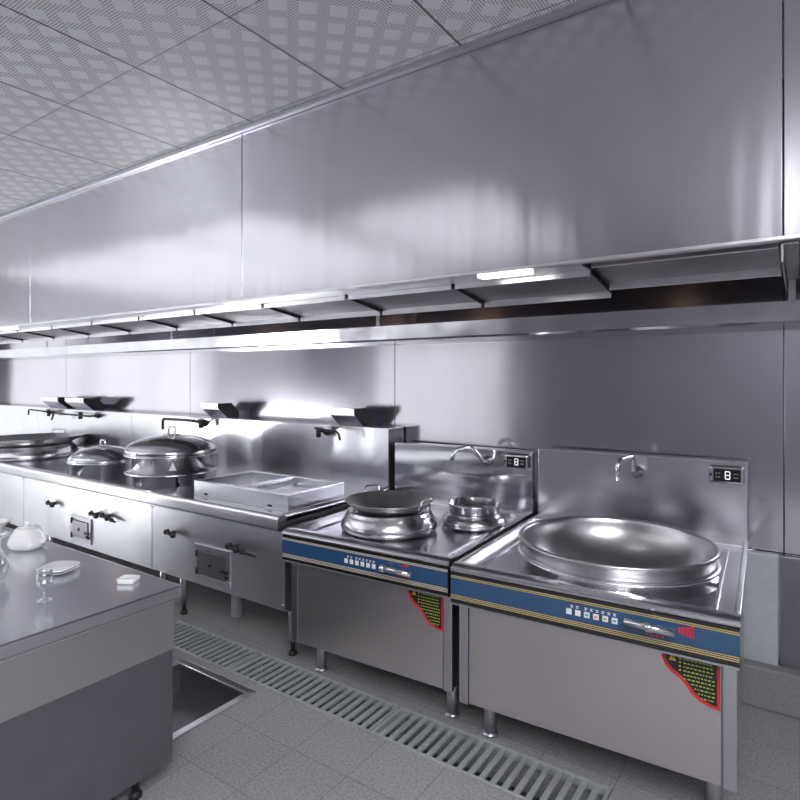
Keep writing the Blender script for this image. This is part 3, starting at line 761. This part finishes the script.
# ------------------------------------------------------------------ panels to the right of the stove
b = MB(); b.box(-.236, -.088, 3.36, 3.405, .201, .735, .003); tag(b.build('cover_panel', M['galv'], loc=(-.162, 3.38, .2)), 'pale galvanised sheet panel standing on the kerb beside the giant wok stove', 'panel')
b = MB(); b.box(-.080, .62, 3.375, 3.41, .201, .732, .003); tag(b.build('cover_panel', M['darkst_shade'], loc=(.27, 3.39, .2)), 'dark brushed steel panel standing on the kerb past the pale galvanised panel', 'panel')

# ------------------------------------------------------------------ floor drains
b = MB(); gx0, gx1 = TR[0] + .004, TR[0] + .996
for y in (TR[2] + .004, TR[3] - .020): b.box(gx0, gx1, y, y + .016, -.03, .004, .002)
for x in (gx0, gx1 - .014): b.box(x, x + .014, TR[2] + .02, TR[3] - .02, -.03, .004, .002)
n = 20
for i in range(1, n): x = gx0 + (gx1 - gx0) * i / n; b.box(x - .0115, x + .0115, TR[2] + .02, TR[3] - .02, -.008, .003, .0015)
for x in (gx0, gx1 - .02):                               # bearers down to the trench bed
    for y in (TR[2] + .004, TR[3] - .02): b.box(x, x + .02, y, y + .016, -.16, -.03)
g0 = b.build('floor_grate', M['grate'], loc=(TR[0] + .5, 2.205, 0))
tag(g0, 'slotted drain grate in the floor before the steamer range, hidden mostly by the table', 'grate', 'drain grates in the floor trench')
for i, l in ((1, 'slotted drain grate section running past the table corner, before the basin range'), (2, 'slotted drain grate section running in front of the two ring stove'), (3, 'slotted drain grate section running in front of the giant wok stove')):
    c = g0.copy(); COL.objects.link(c); c.location = (TR[0] + .5 + i, 2.205, 0); c['label'] = l
t = thing('floor_sump', 'square steel framed sump sunk in the floor between table and grate', 'sump', ((SU[0] + SU[1]) / 2, (SU[2] + SU[3]) / 2, -.16))
b = MB(); x0, x1, y0, y1 = SU
for a in ((x0 - .03, x1 + .03, y1 - .012, y1 + .03), (x0 - .03, x1 + .03, y0 - .03, y0 + .012), (x0 - .03, x0 + .012, y0 + .012, y1 - .012), (x1 - .012, x1 + .03, y0 + .012, y1 - .012)): b.box(*a, .0005, .012, .003)
b.build('sump_frame', M['rim'], t)
b = MB()
for a in ((x0 + .002, x1 - .002, y1 - .008, y1 - .002), (x0 + .002, x1 - .002, y0 + .002, y0 + .008), (x0 + .002, x0 + .008, y0 + .008, y1 - .008), (x1 - .008, x1 - .002, y0 + .008, y1 - .008)): b.box(*a, -.159, .0)
b.box(x0 + .004, x1 - .004, y0 + .004, y1 - .004, -.159, -.15); b.build('sump_pan', M['filter'], t)

# ------------------------------------------------------------------ work table
tx0, tx1, ty0, ty1 = -4.7, -1.972, .20, 1.375
t = thing('work_table', 'long stainless steel work table carrying white crockery and glassware', 'table', (-3.3, .8, 0))
b = MB(); b.box(tx0, tx1, ty0, ty1, .752, .80, .006); b.build('tabletop', M['table'], t)
b = MB(); b.box(tx0 + .004, tx1 - .004, ty0 + .004, ty1 - .004, .743, .7515, .002); b.build('edge_strip', M['rim'], t)
b = MB(); b.box(tx0 + .02, tx1 - .018, ty0 + .02, ty1 - .022, .555, .743, .003); b.build('apron', M['tside'], t)
b = MB(); b.box(tx0 + .03, tx1 - .022, ty0 + .03, ty1 - .025, .12, .555, .003); part_label(b.build('cabinet_body', M['darkst_shade'], t), 'lower cabinet of the table, floor reflection put into its dark colour')  # darker colour stands in for the floor reflected in the steel
for x in (tx0 + .12, tx1 - .12):
    for y in (ty0 + .12, ty1 - .12): leg(t, x, y, .125)

# crockery
def teapot():
    x, y, z = -2.985, 1.255, .801
    def shrink(mb): bmesh.ops.transform(mb.bm, matrix=Matrix.Translation((x, y, z)) @ Matrix.Scale(.88, 4) @ Matrix.Translation((-x, -y, -z)), verts=mb.bm.verts[:])
    t = thing('teapot', 'white porcelain teapot with squared body and knobbed lid on the steel table', 'teapot', (x, y, z))
    b = MB(); b.loft(x, y, z, [(0, .055, .055, 2.5), (.004, .066, .066, 2.6), (.018, .079, .079, 2.8), (.038, .083, .083, 3.0), (.060, .077, .077, 3.0), (.085, .064, .064, 2.9), (.104, .055, .055, 2.8), (.112, .050, .050, 2.7), (.115, .040, .040, 2.5)], rot=.5)
    shrink(b); b.build('pot_body', M['porc'], t)
    b = MB(); b.loft(x, y, z, [(.1152, .044, .044, 2.4), (.119, .042, .042, 2.4), (.122, .020, .020, 2.2), (.123, .013, .013, 2), (.130, .012, .012, 2), (.136, .016, .016, 2), (.141, .014, .014, 2), (.143, .006, .006, 2)], n=28, rot=.5)
    shrink(b); b.build('lid', M['porc'], t)
    a = math.radians(28); ca, sa = math.cos(a), math.sin(a)
    b = MB(); b.tube(fillet([(x + ca * .052, y + sa * .052, z + .100), (x + ca * .082, y + sa * .082, z + .094), (x + ca * .100, y + sa * .100, z + .050), (x + ca * .078, y + sa * .078, z + .030)], .03), .010, 12, flat=1.0)
    shrink(b); b.build('handle', M['porc'], t)
teapot()
def square_dish(name, label, cat, x, y, h, half, rot, dep):
    b = MB(); z = .801
    b.loft(x, y, z, [(0, half * .62, half * .62, 3.5), (h * .25, half * .72, half * .72, 3.8), (h * .85, half * .98, half * .98, 4.2), (h, half, half, 4.2), (h * 1.02, half * .97, half * .97, 4.2), (h - dep * .6, half * .80, half * .80, 4), (h - dep, half * .7, half * .7, 3.6)], rot=rot)
    return tag(b.build(name, M['porc'], loc=(x, y, z)), label, cat)
square_dish('saucer', 'lower white square saucer between teapot and wine glass', 'saucer', -2.52, 1.175, .012, .066, math.radians(24), .004)
b = MB(); b.loft(-2.52, 1.175, .8135, [(0, .045, .045, 3.2), (.004, .060, .060, 3.4), (.009, .068, .068, 3.5), (.012, .068, .068, 3.5), (.0125, .064, .064, 3.5), (.009, .045, .045, 3.2)], rot=math.radians(24))
tag(b.build('saucer', M['porc'], loc=(-2.52, 1.175, .8135)), 'upper white square saucer stacked on another beside the wine glass', 'saucer')
b = MB(); x, y = -2.165, 1.27
b.loft(x, y, .801, [(0, .031, .026, 5), (.003, .034, .029, 6), (.017, .036, .031, 6), (.020, .034, .029, 6), (.020, .029, .024, 5), (.015, .026, .021, 4)], rot=math.radians(28))
tag(b.build('ramekin', M['porc'], loc=(x, y, .801)), 'small square white ceramic dish alone near the table corner', 'dish')
b = MB(); b.lathe(-3.50, 1.32, .801, [(0, 0), (.028, 0), (.030, .006), (.055, .026), (.068, .040), (.070, .043), (.067, .043), (.052, .029), (.026, .010), (0, .008)], 48)
tag(b.build('bowl', M['porc'], loc=(-3.50, 1.32, .801)), 'shallow white bowl behind the teapot on the steel table', 'bowl')
def wine_glass(x, y):
    b = MB(); z = .801
    b.lathe(x, y, z, [(0, 0), (.024, 0), (.025, .002), (.010, .006), (.0045, .012), (.004, .020), (.0065, .026), (.004, .032), (.005, .040), (.014, .047), (.024, .058), (.0275, .072), (.0265, .092), (.024, .108), (.0228, .108), (.0250, .092), (.0258, .072), (.0225, .060), (.013, .050), (0, .046)], 48)
    tag(b.build('wine_glass', M['glass'], loc=(x, y, z)), 'small clear stemmed wine glass in front of the white saucers', 'glass')
wine_glass(-2.235, .995)
def carafe(x, y):
    z = .801
    b = MB()
    b.lathe(x, y, z, [(0, 0), (.036, 0), (.040, .004), (.052, .030), (.058, .055), (.054, .080), (.040, .105), (.030, .130), (.030, .150), (.038, .172), (.050, .186), (.048, .187), (.035, .172), (.027, .150), (.027, .130), (.037, .105), (.051, .080), (.055, .055), (.049, .032), (.037, .010), (0, .008)], 48)
    tag(b.build('carafe', M['glass'], loc=(x, y, z)), 'clear glass carafe with waisted neck and flared lip in front of the teapot', 'carafe')
carafe(-2.60, .965)

# ------------------------------------------------------------------ camera, world
cam = bpy.data.cameras.new('camera'); co = bpy.data.objects.new('camera', cam); COL.objects.link(co)
cam.sensor_width = 36; cam.lens = 36 * 581 / 800; cam.shift_y = -22 / 800; cam.clip_start = .05
co.location = (0, 0, 1.6); co.rotation_euler = (PI / 2, 0, math.radians(34.55))
SC.camera = co
w = bpy.data.worlds.new('world'); SC.world = w; w.use_nodes = True
w.node_tree.nodes['Background'].inputs[0].default_value = (.75, .85, 1, 1); w.node_tree.nodes['Background'].inputs[1].default_value = 1.0
SC.view_settings.view_transform = 'Standard'; SC.view_settings.look = 'None'; SC.view_settings.gamma = 1.0; SC.view_settings.use_curve_mapping = False
SC.view_settings.exposure = 2.68
SC.cycles.max_bounces = 14; SC.cycles.transmission_bounces = 14; SC.cycles.glossy_bounces = 8; SC.cycles.caustics_reflective = True
SC.cycles.sample_clamp_indirect = 8
